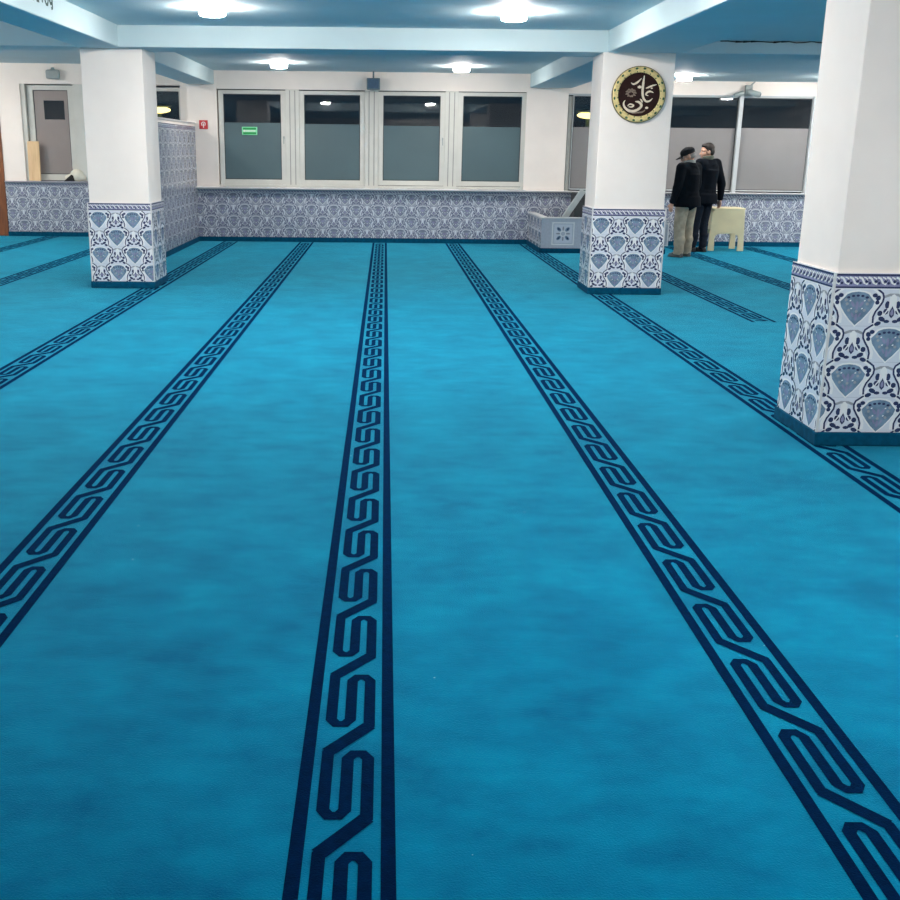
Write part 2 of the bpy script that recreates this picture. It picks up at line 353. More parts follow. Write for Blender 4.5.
# ---------------------------------------------------------------- room shell
XL, XR, Y0, YB, YBL = -9.0, 9.6, -4.0, 19.74, 20.45
HC = 2.92
floor = boxo('floor', XL - .2, XR + .2, Y0 - .2, 20.9, -.2, -.02, mat('concrete_slab', (.4, .4, .4), .9, .2, noise=.2), kind='structure')
STR = [(-6.32, 0), (-4.85, 0), (-2.898, 0), (-1.533, 0), (-0.218, 0), (1.093, 1), (2.43, 1), (3.675, 1), (5.0, 1), (6.35, 1)]
SW = .257
PHASE = {1.093: .13}
def carpet():
    mb = MB(); mb.flat = True
    ex = []
    for x, k in STR: ex += [x, x + SW]
    ys0, ys1 = Y0, 19.70
    xs = [XL, -3.50, -3.472, -3.36, -2.735, 2.409, 2.499, 2.58, 3.257, 3.40, 4.63, XR]; ys = [Y0, 5.975, 6.62, 12.716, 12.858, 13.376, 13.60, 18.0, 19.70, 20.41]
    def solid(x, y):
        for a, b, c, d in ((-3.472, -2.735, 12.858, 13.60), (2.409, 3.257, 12.716, 13.376), (2.499, 3.40, 5.975, 6.62), (-3.50, -3.36, 13.6, 20.5), (-3.36, XR, 19.70, 20.5)):
            if a - 1e-4 < x < b + 1e-4 and c - 1e-4 < y < d + 1e-4: return True
        return False
    idx = {}
    def vid(i, j, k):
        if (i, j, k) not in idx: idx[(i, j, k)] = len(mb.v); mb.v.append((xs[i], ys[j], 0.0 if k else -.02))
        return idx[(i, j, k)]
    for i in range(len(xs) - 1):
        for j in range(len(ys) - 1):
            if not solid((xs[i] + xs[i + 1]) / 2, (ys[j] + ys[j + 1]) / 2):
                for k in (0, 1): mb.f.append((vid(i, j, k), vid(i + 1, j, k), vid(i + 1, j + 1, k), vid(i, j + 1, k))); mb.m.append(0)
    z = .0012
    def q(poly, zz=z): mb.add([(p[0], p[1], zz) for p in poly], [tuple(range(len(poly)))], 1)
    for x, mir in STR:
        yy0 = 10.65 if x > 3 else Y0 + .3; yy1 = 19.66 if x > -3 else 20.4
        def X(a): return x + (SW - a if mir else a)
        for a, b in ((0, .036), (SW - .036, SW)): q([(x + a, yy0), (x + b, yy0), (x + b, yy1), (x + a, yy1)])
        per = .4505; PH0 = PHASE.get(x, 0.0); k0 = math.floor((yy0 - 2.667) / per); k1 = math.ceil((yy1 - 2.667) / per)
        path = []
        for k in range(k1, k0 - 1, -1):
            yt = 2.667 + PH0 + k * per
            for a, b in ((.0725, -.012), (.0725, -.285), (.088, -.310), (.113, -.310), (.1285, -.285), (.1285, -.045), (.144, -.020), (.169, -.020), (.1845, -.045), (.1845, -.320)):
                path.append((X(a), yt + b))
        path = [p for p in path if yy0 + .02 < p[1] < yy1 - .02]
        for r in ribbon(path, .0335): q(r, z + .0004)
        for i in range(len(path) - 1):      # the slanting links are woven broader
            a, b = path[i], path[i + 1]
            if abs(a[0] - b[0]) > .08: q(ribbon([a, b], .046)[0], z + .0008)
    # seam where the side bay's carpet begins
    o = mb.build('prayer_carpet', [M_carpet, M_navy_pile])
    return tag(o, 'turquoise fitted prayer carpet with navy meander stripes covering the floor', 'carpet')
carpet()

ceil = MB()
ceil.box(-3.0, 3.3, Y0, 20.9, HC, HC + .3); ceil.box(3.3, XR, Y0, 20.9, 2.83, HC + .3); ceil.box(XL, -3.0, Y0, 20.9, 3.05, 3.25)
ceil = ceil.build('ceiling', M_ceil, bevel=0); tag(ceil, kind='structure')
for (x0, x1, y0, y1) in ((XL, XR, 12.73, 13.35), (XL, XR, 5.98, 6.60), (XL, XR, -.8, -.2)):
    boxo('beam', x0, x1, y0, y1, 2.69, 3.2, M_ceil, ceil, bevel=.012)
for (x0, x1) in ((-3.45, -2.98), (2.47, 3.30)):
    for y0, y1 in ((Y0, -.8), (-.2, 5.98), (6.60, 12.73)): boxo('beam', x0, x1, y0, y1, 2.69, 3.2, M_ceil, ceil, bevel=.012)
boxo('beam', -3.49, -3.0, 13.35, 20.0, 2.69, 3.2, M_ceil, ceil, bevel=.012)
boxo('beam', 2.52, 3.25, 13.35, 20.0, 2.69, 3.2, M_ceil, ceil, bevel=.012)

boxo('wall_left', XL - .2, XL, Y0, 20.9, 0, 3.2, M_wall, kind='structure')
boxo('wall_right', XR, XR + .2, Y0, 20.9, 0, 3.2, M_wall, kind='structure')
boxo('wall_front', XL - .2, XR + .2, Y0 - .2, Y0, 0, 3.2, M_wall, kind='structure')
# back wall: masonry below the windows, piers and the band above them
wb = MB()
wb.box(-3.48, XR, 19.76, 20.1, 0, .93)
wb.box(-3.48, -2.96, 19.76, 20.2, .93, 2.95)      # pier left of the window bank
wb.box(2.47, 3.20, 19.76, 20.2, .93, 2.95)        # pier right of it
wb.box(-2.96, 2.47, 19.78, 20.1, 2.615, 2.95)      # over the bank
wb.box(3.20, XR, 19.78, 20.1, 2.60, 2.95)
wb.box(8.86, XR, 19.78, 20.1, .93, 2.60)
wb.box(-7.02, -3.48, 20.47, 20.8, 0, .985)
wb.box(-7.02, -6.62, 20.47, 20.8, .985, 2.70); wb.box(-5.10, -4.98, 20.47, 20.8, .985, 2.70)
wb.box(-8.25, -3.48, 20.47, 20.8, 2.70, 3.1); wb.box(-3.66, -3.48, 20.1, 20.8, .985, 2.70)
wb.box(-3.48, -3.36, 20.1, 20.8, 0, 2.95)
wb.box(XL, -8.25, 20.47, 20.8, 0, 3.1)
wb = wb.build('wall_back', M_wall); tag(wb, kind='structure')
# tiled dado of the back wall
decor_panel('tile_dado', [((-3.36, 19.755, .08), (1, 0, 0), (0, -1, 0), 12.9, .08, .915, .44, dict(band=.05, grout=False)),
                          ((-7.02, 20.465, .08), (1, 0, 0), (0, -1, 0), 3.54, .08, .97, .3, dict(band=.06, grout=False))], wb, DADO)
boxo('window_sill', -3.36, 2.50, 19.62, 19.80, .925, .955, M_sill, wb, bevel=.006)
boxo('window_sill', 2.50, XR, 19.66, 19.80, .925, .945, M_sill, wb, bevel=.006)
boxo('window_sill', -7.01, -3.6, 20.40, 20.66, .975, 1.0, mat('grey_stone_sill', (.38, .37, .42), .3, .5, noise=.15), wb, bevel=.006)
# partition
pt = boxo('wall_partition', -3.48, -3.36, 13.64, 19.76, 0, 2.02, M_wall, kind='structure')
mbp = MB(); mbp.flat = True
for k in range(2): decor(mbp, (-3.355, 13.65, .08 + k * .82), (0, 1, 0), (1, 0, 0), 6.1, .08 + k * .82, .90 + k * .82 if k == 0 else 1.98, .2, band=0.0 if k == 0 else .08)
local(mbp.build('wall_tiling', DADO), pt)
boxo('coping', -3.50, -3.34, 13.62, 19.76, 2.02, 2.05, M_sill, pt, bevel=.005)
# skirtings in carpet
boxo('baseboard_back', -3.36, XR, 19.70, 19.757, 0, .08, M_skirt, kind='structure')
boxo('baseboard_back_left', -7.02, -3.48, 20.41, 20.467, 0, .08, M_skirt, kind='structure')
boxo('baseboard_partition', -3.36, -3.335, 13.62, 19.70, 0, .08, M_skirt, kind='structure')
# brown door at far left
dr = empty('door_1', (-7.7, 20.55, 0), kind='structure')
boxo('door_leaf', -8.2, -7.10, 20.52, 20.57, 0, 2.64, M_brownwood, dr, bevel=.004)
boxo('door_frame', -7.10, -7.02, 20.44, 20.60, 0, 2.70, M_brownwood, dr, bevel=.004)
boxo('door_frame', -8.25, -8.2, 20.44, 20.60, 0, 2.70, M_brownwood, dr, bevel=.004)
boxo('door_frame', -8.25, -7.02, 20.44, 20.60, 2.64, 2.70, M_brownwood, dr, bevel=.004)
for z in (.35, 1.1, 1.85): boxo('door_panel', -8.0, -7.24, 20.505, 20.522, z, z + .6, M_brownwood, dr, bevel=.006)

# ---------------------------------------------------------------- windows
def window(n, x0, x1, z0, z1, y, fw, zf, frost, M, handle=None):
    """x0..z1 = the clear pane; fw sash width"""
    e = empty('window_%d' % n, ((x0 + x1) / 2, y, z0 - fw), kind='structure')
    f = MB()
    a, b, c, d = x0 - fw, x1 + fw, z0 - fw, z1 + fw * .75
    for bx in ((a, x0, c, d), (x1, b, c, d), (x0, x1, c, z0), (x0, x1, z1, d)): f.box(bx[0], bx[1], y - .03, y + .04, bx[2], bx[3])
    local(f.build('window_frame', M, bevel=.006), e)
    g = MB(); t = .012
    for bx in ((x0, x0 + t, z0, z1), (x1 - t, x1, z0, z1), (x0, x1, z0, z0 + t), (x0, x1, z1 - t, z1)): g.box(bx[0], bx[1], y - .012, y + .02, bx[2], bx[3])
    local(g.build('glazing_seal', M_darkgap), e)
    local(MB().box(x0, x1, y + .0, y + .008, z0, z1).build('glass_pane', M_glass), e)
    if zf: local(MB().box(x0 + .012, x1 - .012, y - .004, y - .001, z0 + .012, zf).build('frosted_film', frost), e)
    if handle:
        h = MB(); h.box(handle - .012, handle + .012, y - .06, y - .03, (z0 + z1) / 2 - .02, (z0 + z1) / 2 + .02); h.box(handle - .008, handle + .008, y - .075, y - .06, (z0 + z1) / 2 - .11, (z0 + z1) / 2 + .02)
        local(h.build('window_handle', M_lgrey, bevel=.003), e)
    return e
Yw = 19.83
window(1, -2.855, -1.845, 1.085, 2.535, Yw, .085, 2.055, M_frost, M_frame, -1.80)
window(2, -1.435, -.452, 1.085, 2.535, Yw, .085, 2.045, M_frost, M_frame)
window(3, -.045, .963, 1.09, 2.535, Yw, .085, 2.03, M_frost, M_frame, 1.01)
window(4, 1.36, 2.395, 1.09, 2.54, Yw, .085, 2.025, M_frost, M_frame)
tn = 1
for x0, x1 in ((-1.76, -1.52), (-.367, -.13), (1.048, 1.275)):
    t = MB(); t.box(x0, x1, Yw - .05, Yw + .06, .955, 2.615)
    t = t.build('trim_%d' % tn, M_frame, bevel=.005); tag(t, kind='structure'); tn += 1
    xm = (x0 + x1) / 2
    for dx in (-.045, .045): boxo('mullion_groove', xm + dx - .008, xm + dx + .008, Yw - .054, Yw - .049, 1.0, 2.60, M_frame2, t)
for nm, bx in (('jamb_left', (-2.96, -2.94)), ('jamb_right', (2.48, 2.5))):
    pass
t = boxo('trim_%d' % tn, -2.958, 2.468, Yw - .04, Yw + .04, .957, .998, M_frame, kind='structure', bevel=.004); tn += 1
t = boxo('trim_%d' % tn, -2.95, 2.46, Yw - .045, Yw + .04, 2.602, 2.614, M_darkgap, kind='structure'); tn += 1
# right hand bay
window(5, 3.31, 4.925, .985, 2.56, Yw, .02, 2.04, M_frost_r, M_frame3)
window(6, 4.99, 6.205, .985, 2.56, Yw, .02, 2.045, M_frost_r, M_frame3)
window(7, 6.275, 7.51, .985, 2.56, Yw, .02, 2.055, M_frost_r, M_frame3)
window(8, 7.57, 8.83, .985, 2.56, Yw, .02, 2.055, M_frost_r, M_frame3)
for x in (4.96, 6.24, 7.54):
    t = boxo('trim_%d' % tn, x - .035, x + .035, Yw - .09, Yw + .03, .945, 2.60, M_frame3, kind='structure', bevel=.004); tn += 1
t = boxo('trim_%d' % tn, 3.205, 8.86, Yw - .06, Yw + .03, 2.575, 2.60, M_frame3, kind='structure', bevel=.004); tn += 1
t = boxo('trim_%d' % tn, 3.21, 3.275, Yw - .06, Yw + .04, .947, 2.558, M_frame2, kind='structure'); tn += 1
# left hand bay
window(9, -6.42, -5.79, 1.12, 2.60, 20.6, .11, None, M_frost_l, M_frame, -5.5)
e9 = bpy.data.objects['window_9']
fl = MB(); fl.box(-6.408, -5.802, 20.596, 20.599, 1.132, 2.09); fl.box(-6.408, -6.24, 20.596, 20.599, 2.09, 2.588); fl.box(-5.87, -5.802, 20.596, 20.599, 2.09, 2.588); fl.box(-6.24, -5.87, 20.596, 20.599, 2.42, 2.588)
local(fl.build('frosted_film', M_frost_l), e9)
t = boxo('trim_%d' % tn, -6.62, -6.54, 20.5, 20.66, 1.0, 2.70, M_frame, kind='structure', bevel=.004); tn += 1
t = boxo('trim_%d' % tn, -5.67, -5.11, 20.5, 20.66, 1.0, 2.70, M_frame, kind='structure', bevel=.004); tn += 1
window(10, -4.85, -3.77, 1.13, 2.60, 20.6, .09, 1.9, M_frost_l, M_frame)

# ---------------------------------------------------------------- pillars
def pillar(x0, x1, y0, y1, label, px, pside, left=True, right=True, z1=.99):
    e = empty('square_pillar', ((x0 + x1) / 2, (y0 + y1) / 2, 0), label=label, cat='pillar')
    i = .018
    boxo('shaft', x0 + i, x1 - i, y0 + i, y1 - i, -.02, 2.70, M_wall, e, bevel=.006)
    z0 = .08
    boxo('tile_backing', x0 + .001, x1 - .001, y0 + .001, y1 - .001, z0, z1 - .001, T_white, e)
    fs = [((x0, y0 - .0003, z0), (1, 0, 0), (0, -1, 0), x1 - x0, z0, z1, px, dict(band=z1 - .90))]
    if left: fs.append(((x0 - .0003, y0, z0), (0, 1, 0), (-1, 0, 0), y1 - y0, z0, z1, pside, dict(band=z1 - .90)))
    if right: fs.append(((x1 + .0003, y0, z0), (0, 1, 0), (1, 0, 0), y1 - y0, z0, z1, pside, dict(band=z1 - .90)))
    decor_panel('tile_cladding', fs, e)
    # white corner beads
    cb = MB()
    for cx in (x0, x1): cb.box(cx - .007, cx + .007, y0 - .006, y0 + .008, z0, z1)
    local(cb.build('corner_bead', M_sill, bevel=.002), e)
    boxo('skirting', x0 - .012, x1 + .012, y0 - .02, y1 + .012, .002, z0, M_skirt, e, bevel=.006)
    return e
pillar(-3.472, -2.735, 12.858, 13.60, 'white square pillar with tiled foot in front of the tiled partition, at left', .318, .2)
pillar(2.409, 3.257, 12.716, 13.376, 'white square pillar carrying the round gold calligraphy medallion', .308, .2)
pillar(2.499, 3.40, 5.975, 6.62, 'nearest white square pillar with large blue tile pattern at the right edge', .34, .12)

# ---------------------------------------------------------------- lamps in the ceiling
def lamp(x, y, z, label, r=.125, h=.085, dim=False):
    e = empty('ceiling_light', (x, y, z), label=label, cat='ceiling light', group=None)
    a = MB(); a.cyl((0, 0, 0), (0, 0, -.018), r + .012, r + .012, 40); a.build('base_ring', M_lampbase, e, bevel=.003)
    d = MB(); prof = [(r, -.018), (r, -h * .75), (r * .93, -h * .93), (r * .75, -h)]
    n = 40; vs = []; fs = []
    for rr, zz in prof:
        for i in range(n): vs.append((rr * math.cos(2 * PI * i / n), rr * math.sin(2 * PI * i / n), zz))
    for j in range(len(prof) - 1):
        for i in range(n): fs.append((j * n + i, j * n + (i + 1) % n, (j + 1) * n + (i + 1) % n, (j + 1) * n + i))
    fs.append(tuple(range((len(prof) - 1) * n, len(prof) * n)))
    d.add(vs, fs); d.build('diffuser', M_lamp2 if dim else M_lamp, e, smooth=False)
    return e
lamp(-1.67, 11.05, HC, 'bright round ceiling lamp nearest the camera on the left')
lamp(1.235, 11.15, HC, 'bright round ceiling lamp nearest the camera, right of centre')
lamp(-1.68, 17.85, HC, 'small bright ceiling lamp over the back bay, left of centre', r=.13, h=.085, dim=True)
lamp(1.21, 18.2, HC, 'small bright ceiling lamp over the back bay, right of centre', r=.13, h=.085, dim=True)
lamp(4.83, 18.35, 2.83, 'small bright ceiling lamp right of the medallion pillar', r=.12, h=.085, dim=True)
OFF = 'unseen round ceiling lamps, added to light the room'  # unseen; some continue the lamp rows, others added to brighten bays and pillars
for x, y, z in ((-1.67, 8.2, HC), (1.24, 8.2, HC), (1.24, 3.8, HC), (1.24, -2.2, HC),
                (-6.0, 10.0, 3.05), (-7.6, 15.6, 3.05), (-7.9, 18.7, 3.05), (-4.55, 16.6, 3.05), (6.0, 9.0, 2.83), (7.4, 15.2, 2.83), (7.4, 18.2, 2.83), (4.7, 2.8, 2.83), (-6.0, 4.0, 3.05)):
    o = lamp(x, y, z, 'unseen round ceiling lamp, added to light the room', r=.135, dim=(x < -7.5))
    o['group'] = OFF

# ---------------------------------------------------------------- medallion
def medallion():
    cx, cz, y = 2.848, 2.247, 12.734
    e = empty('calligraphy_medallion', (cx, y, cz), label='round gold and brown calligraphy medallion hanging on the middle pillar', cat='wall medallion')
    R = .305
    b = MB(); b.cyl((0, 0, 0), (0, -.03, 0), R, R, 64); b.build('backing', M_golddark, e, bevel=.004)
    rim = MB(); n = 64; vs = []; fs = []
    for rr, dy in ((R * .975, -.031), (R * .93, -.042), (R * .80, -.042), (R * .765, -.031)):
        for i in range(n): vs.append((rr * math.cos(2 * PI * i / n), dy, rr * math.sin(2 * PI * i / n)))
    for j in range(3):
        for i in range(n): fs.append((j * n + i, j * n + (i + 1) % n, (j + 1) * n + (i + 1) % n, (j + 1) * n + i))
    rim.add(vs, fs)
    K = 20
    for i in range(K):
        a = 2 * PI * (i + .5) / K
        for rr, sx, sz in ((R * .915, .017, .012), (R * .80, .007, .008)):
            px_, pz_ = rr * math.cos(a), rr * math.sin(a)
            pts = blobp(px_, pz_, sz, sx, math.degrees(a), 8)
            rim.add([(p[0], -.0435, p[1]) for p in pts], [tuple(range(8))], 1)
    rim.build('rim', [M_gold, M_green], e)
    f = MB(); f.cyl((0, -.03, 0), (0, -.033, 0), R * .77, R * .77, 64); f.build('field', M_brown, e)
    def st(pts, ws, mi=0, dy=-.036):
        s = MB()
        # smooth with Catmull-Rom
        P = [Vector(((x - 463) * .00108, (412 - yv) * .00108)) for x, yv in pts]; W = list(ws)
        out = []; wo = []
        for i in range(len(P) - 1):
            p0 = P[max(i - 1, 0)]; p1 = P[i]; p2 = P[i + 1]; p3 = P[min(i + 2, len(P) - 1)]
            for k in range(6):
                t = k / 6; out.append(.5 * ((2 * p1) + (p2 - p0) * t + (2 * p0 - 5 * p1 + 4 * p2 - p3) * t * t + (3 * p1 - p0 - 3 * p2 + p3) * t ** 3)); wo.append((W[i] + (W[i + 1] - W[i]) * t) * .00108)
        out.append(P[-1]); wo.append(W[-1] * .00108)
        for q in ribbon(out, wo):
            vs = [(p[0], dy, p[1]) for p in q] + [(p[0], -.0325, p[1]) for p in q]
            s.add(vs, [(0, 1, 2, 3), (0, 4, 5, 1), (1, 5, 6, 2), (2, 6, 7, 3), (3, 7, 4, 0)])
        s.build('small_ornament' if mi else 'script_stroke', M_script2 if mi else M_script, e)
    st([(505, 225), (499, 300), (497, 380), (508, 440), (540, 478), (578, 474), (606, 448)], [8, 24, 24, 22, 20, 16, 5])
    st([(640, 312), (600, 322), (556, 340), (530, 350)], [4, 16, 18, 6])
    st([(612, 392), (575, 380), (545, 392), (535, 412), (560, 424)], [6, 18, 18, 14, 5])
    st([(372, 296), (400, 310), (440, 290), (478, 252)], [5, 18, 20, 5])
    st([(428, 482), (462, 486), (494, 512), (482, 545), (430, 575), (370, 574), (322, 540), (308, 500), (322, 470)], [6, 22, 26, 24, 26, 26, 22, 16, 5])
    st([(350, 528), (375, 508), (412, 520), (395, 536), (362, 534)], [6, 14, 16, 14, 6])
    st([(475, 455), (492, 470), (505, 490)], [4, 18, 10])
    for bx, by, r in ((463, 340, 20), (552, 545, 16), (590, 350, 10)):
        st([(bx - r, by), (bx, by - 2), (bx + r, by)], [r * .6, r * 1.6, r * .6])
    for k in range(9):
        a = k * 2 * PI / 9; rx, ry = 378 + 42 * math.cos(a), 402 + 34 * math.sin(a)
        st([(rx - 16, ry), (rx, ry - 8), (rx + 16, ry)], [8, 20, 8], mi=1, dy=-.035)
    st([(345, 400), (380, 380), (412, 402)], [10, 22, 10], mi=1, dy=-.035)
    st([(400, 600), (450, 592), (510, 585), (540, 560)], [8, 16, 16, 6], mi=1, dy=-.035)
medallion()

# ---------------------------------------------------------------- tiled parapet behind the middle pillar
def parapet():
    e = empty('tiled_parapet', (3.6, 18.9, 0), label='low tiled enclosure standing against the back wall behind the middle pillar', cat='parapet')
    x0, x1, y0, y1, H = 2.58, 4.63, 18.0, 19.70, .555
    b = MB(); t = .10
    b.box(x0, x1, y0, y0 + t, 0, H); b.box(x0, x0 + t, y0 + t, y1, 0, H); b.box(x1 - t, x1, y0 + t, y1, 0, H)
    local(b.build('parapet_wall', M_sill), e)
    c = MB(); c.box(x0 - .012, x1 + .012, y0 - .012, y0 + t + .01, H, H + .025); c.box(x0 - .012, x0 + t + .01, y0 + t, y1, H, H + .025); c.box(x1 - t - .01, x1 + .012, y0 + t, y1, H, H + .025)
    local(c.build('coping', M_sill, bevel=.004), e)
    mb = MB(); mb.flat = True
    decor(mb, (x0 - .001, y0, .08), (0, 1, 0), (-1, 0, 0), y1 - y0, .08, H, .2, band=0.0)
    O = Vector((x0, y0 - .001, .08)); W = x1 - x0; HH = H - .08
    def put(l, mi, poly, dx=0, dz=0):
        mb.add([O + Vector((x + dx, -l * .0006, z + dz)) for x, z in poly], [tuple(range(len(poly)))], mi)
    def rect(a, b_, c_, d): return [(a, b_), (c_, b_), (c_, d), (a, d)]
    put(.5, 6, rect(0, 0, W, HH))
    for k in range(4):      # framed square panels with a rosette
        cx = .36 + k * .52; cz = HH / 2; s_ = .185
        put(1, 4, rect(cx - s_, cz - s_, cx + s_, cz + s_)); put(2, 6, rect(cx - s_ + .02, cz - s_ + .02, cx + s_ - .02, cz + s_ - .02)); put(3, 0, rect(cx - s_ + .035, cz - s_ + .035, cx + s_ - .035, cz + s_ - .035))
        for q in range(4):
            a = PI / 4 + q * PI / 2
            put(4, 1, blobp(cx + .10 * math.cos(a), cz + .10 * math.sin(a), .045, .028, math.degrees(a))); put(5, 2, blobp(cx + .105 * math.cos(a), cz + .105 * math.sin(a), .022, .012, math.degrees(a)))
            a2 = q * PI / 2; put(4, 5, blobp(cx + .08 * math.cos(a2), cz + .08 * math.sin(a2), .04, .014, math.degrees(a2)))
        put(6, 4, blobp(cx, cz, .05, .05, 0, 12)); put(7, 6, blobp(cx, cz, .035, .035, 0, 12))
    local(mb.build('tile_cladding', TILE), e)
    s = MB(); s.box(x0 - .015, x1 + .015, y0 - .02, y0 + .001, .002, .08); s.box(x0 - .02, x0, y0, y1 - .01, .002, .08)
    local(s.build('skirting', M_skirt), e)
parapet()
# pale board leaning inside it
pb = MB(); pb.box(-.05, .05, -.02, .02, 0, 1.15)
pb = pb.build('leaning_board', M_mat_roll, bevel=.004, xf=Matrix.Rotation(math.radians(33), 4, 'Y'))
pb.location = (2.72, 18.62, .03); tag(pb, 'pale grey board leaning diagonally inside the tiled enclosure', 'board')
boxo('cabinet', 3.30, 4.4, 19.15, 19.55, .001, .93, mat('dark_cabinet', (.05, .055, .06), .6, .3, noise=.2), bevel=.01)
tag(bpy.data.objects['cabinet'], 'dark low cabinet inside the tiled enclosure beneath the window', 'cabinet')

# ---------------------------------------------------------------- small things on walls, windows and sills
e = empty('fire_sign', (-3.205, 19.755, 2.012), label='small square red fire sign with white symbol on the pier', cat='sign')
MB().box(-.075, .075, -.006, 0, -.075, .075).build('plate', M_red, e, bevel=.002)
g = MB()
for q in ribbon(arc(0, .01, .032, .034, -50, 230, 12), .014): g.add([(p[0], -.0075, p[1]) for p in q], [(0, 1, 2, 3)])
g.box(-.008, .008, -.0075, -.006, -.055, .02); g.build('symbol', M_signwhite, e)
e = empty('exit_sign', (-2.403, 19.81, 1.915), label='small green sign with a pale arrow band stuck on the leftmost window pane', cat='sign')
MB().box(-.135, .135, -.008, 0, -.068, .068).build('plate', M_exitlight, e, bevel=.002)
g = MB(); g.box(-.115, .115, -.010, -.008, .022, .056); g.box(-.115, .115, -.010, -.008, -.056, -.022); g.build('green_band', M_exit, e)
g = MB(); g.add([(-.118, -.011, 0), (-.085, -.011, .02), (-.085, -.011, -.02)], [(0, 1, 2)]); g.box(-.085, .10, -.011, -.008, -.008, .008); g.build('arrow', M_signwhite, e)
# device box hanging over the middle mullion
e = empty('hanging_speaker', (-.218, 19.66, 2.62), label='dark grey box hanging by a rod above the middle window post', cat='speaker')
MB().box(-.115, .115, -.09, .05, 0, .19).build('housing', M_grey, e, bevel=.012)
MB().cyl((0, -.02, .19), (0, -.02, .30), .014, .014, 12).build('rod', M_grey, e)
MB().box(-.09, .09, -.096, -.088, .02, .17).build('grille', mat('blue_grey_grille', (.06, .12, .2), .6, .3, noise=.3, nscale=60), e, bevel=.002)
e = empty('junction_box', (-5.98, 20.44, 2.78), label='pale grey rounded box fixed high above the left window', cat='wall box')
MB().box(-.12, .12, -.09, .028, 0, .16).build('housing', M_lgrey, e, bevel=.03)
MB().cyl((0, -.03, .158), (0, -.03, .20), .04, .02, 16).build('knob', M_lgrey, e)
e = empty('security_camera', (6.33, 19.70, 2.62), label='grey surveillance camera bracket at the top of the right window post', cat='camera')
MB().box(-.06, .06, -.02, .05, -.02, .15).build('mount', M_lgrey, e, bevel=.008)
g = MB(); g.cyl((.02, 0, .13), (.09, -.03, .21), .018, .012, 12); g.build('arm', M_lgrey, e)
g = MB(); g.cyl((-.02, -.04, .04), (.17, -.10, -.02), .045, .05, 20); g.build('camera_body', M_lgrey, e, bevel=.006)
g = MB(); g.cyl((.17, -.10, -.02), (.185, -.105, -.025), .035, .03, 16); g.build('lens', M_grey, e)
g = MB(); g.cyl((-.10, -.03, .02), (-.27, -.06, -.03), .04, .03, 16); g.build('second_head', M_lgrey, e, bevel=.006)
# dark crack along the beam top, modelled as a thin tube
g = MB(); pts = [(3.72 + i * .085, 12.722, 2.822 + .006 * math.sin(i * 1.7) - (.004 if i % 3 else 0)) for i in range(18)]
for i in range(17): g.cyl(pts[i], pts[i + 1], .006 + .006 * (i in (2, 3, 4, 7, 8)), .006, 6)
tag(g.build('beam_crack', M_black), 'thin black crack running along the top of the beam, right of the middle pillar', 'beam_crack')
# green lettering on the beam
ltr = empty('wall_lettering', (-2.979, 9.95, 2.815), label='dark green lettering on the side of the left ceiling beam', cat='lettering'); x = -2.979
for k, (y0, kind) in enumerate(((9.70, 'u'), (9.86, 'l'), (9.99, 'i'), (10.09, 'u'), (10.22, 'j'))):
    def yz(a, b): return (x + .001, y0 + a, 2.815 + b)
    parts = {'u': [[(0, .12), (0, .03), (.03, 0), (.07, 0), (.09, .03), (.09, .12)]], 'l': [[(0, .14), (0, 0), (.06, 0)]], 'i': [[(.02, .12), (.02, 0)]],
             'j': [[(0, .12), (0, .05), (.03, .02), (.08, .03)], [(.08, .13), (.08, -.01), (.04, -.02)]]}[kind]
    g = MB()
    for p in parts:
        for q in ribbon(p, .024):
            g.add([yz(a[0], a[1]) for a in q] + [(yy[0] - .004, yy[1], yy[2]) for yy in [yz(a[0], a[1]) for a in q]], [(0, 1, 2, 3), (4, 5, 6, 7), (0, 4, 5, 1), (2, 6, 7, 3)])
    local(g.build('letter', M_letter), ltr)

# things on the left sill
g = MB().box(-.105, .105, -.018, .018, 0, .70).build('wooden_board', M_board, bevel=.003)
g.location = (-6.45, 20.44, 1.003); g.rotation_euler = (math.radians(-3), 0, 0)
tag(g, 'pale wooden board standing upright on the left window sill', 'board')
e = empty('cloth_bundle', (-5.74, 20.50, 1.001), label='cream cloth bundle with a dark bag lying on the left window sill', cat='bundle')
g = MB(); g.ell((.05, 0, .10), (.13, .09, .12)); g.ell((-.06, .0, .06), (.12, .08, .07)); g.ell((.12, .01, .06), (.10, .08, .06)); o = g.build('cloth', M_cloth, e, smooth=True)
r = o.modifiers.new('r', 'REMESH'); r.mode = 'VOXEL'; r.voxel_size = .01; r.use_smooth_shade = True
g = MB(); g.add([(-.18, -.10, 0), (0.02, -.10, 0), (0.0, -.09, .10), (-.04, -.085, .12), (-.18, -.03, 0), (0.02, -.03, 0), (0, -.03, .10), (-.04, -.03, .12)], [(0, 1, 2, 3), (4, 7, 6, 5), (0, 3, 7, 4), (1, 5, 6, 2), (2, 6, 7, 3), (0, 4, 5, 1)])
g.build('dark_bag', M_black, e, bevel=.01)

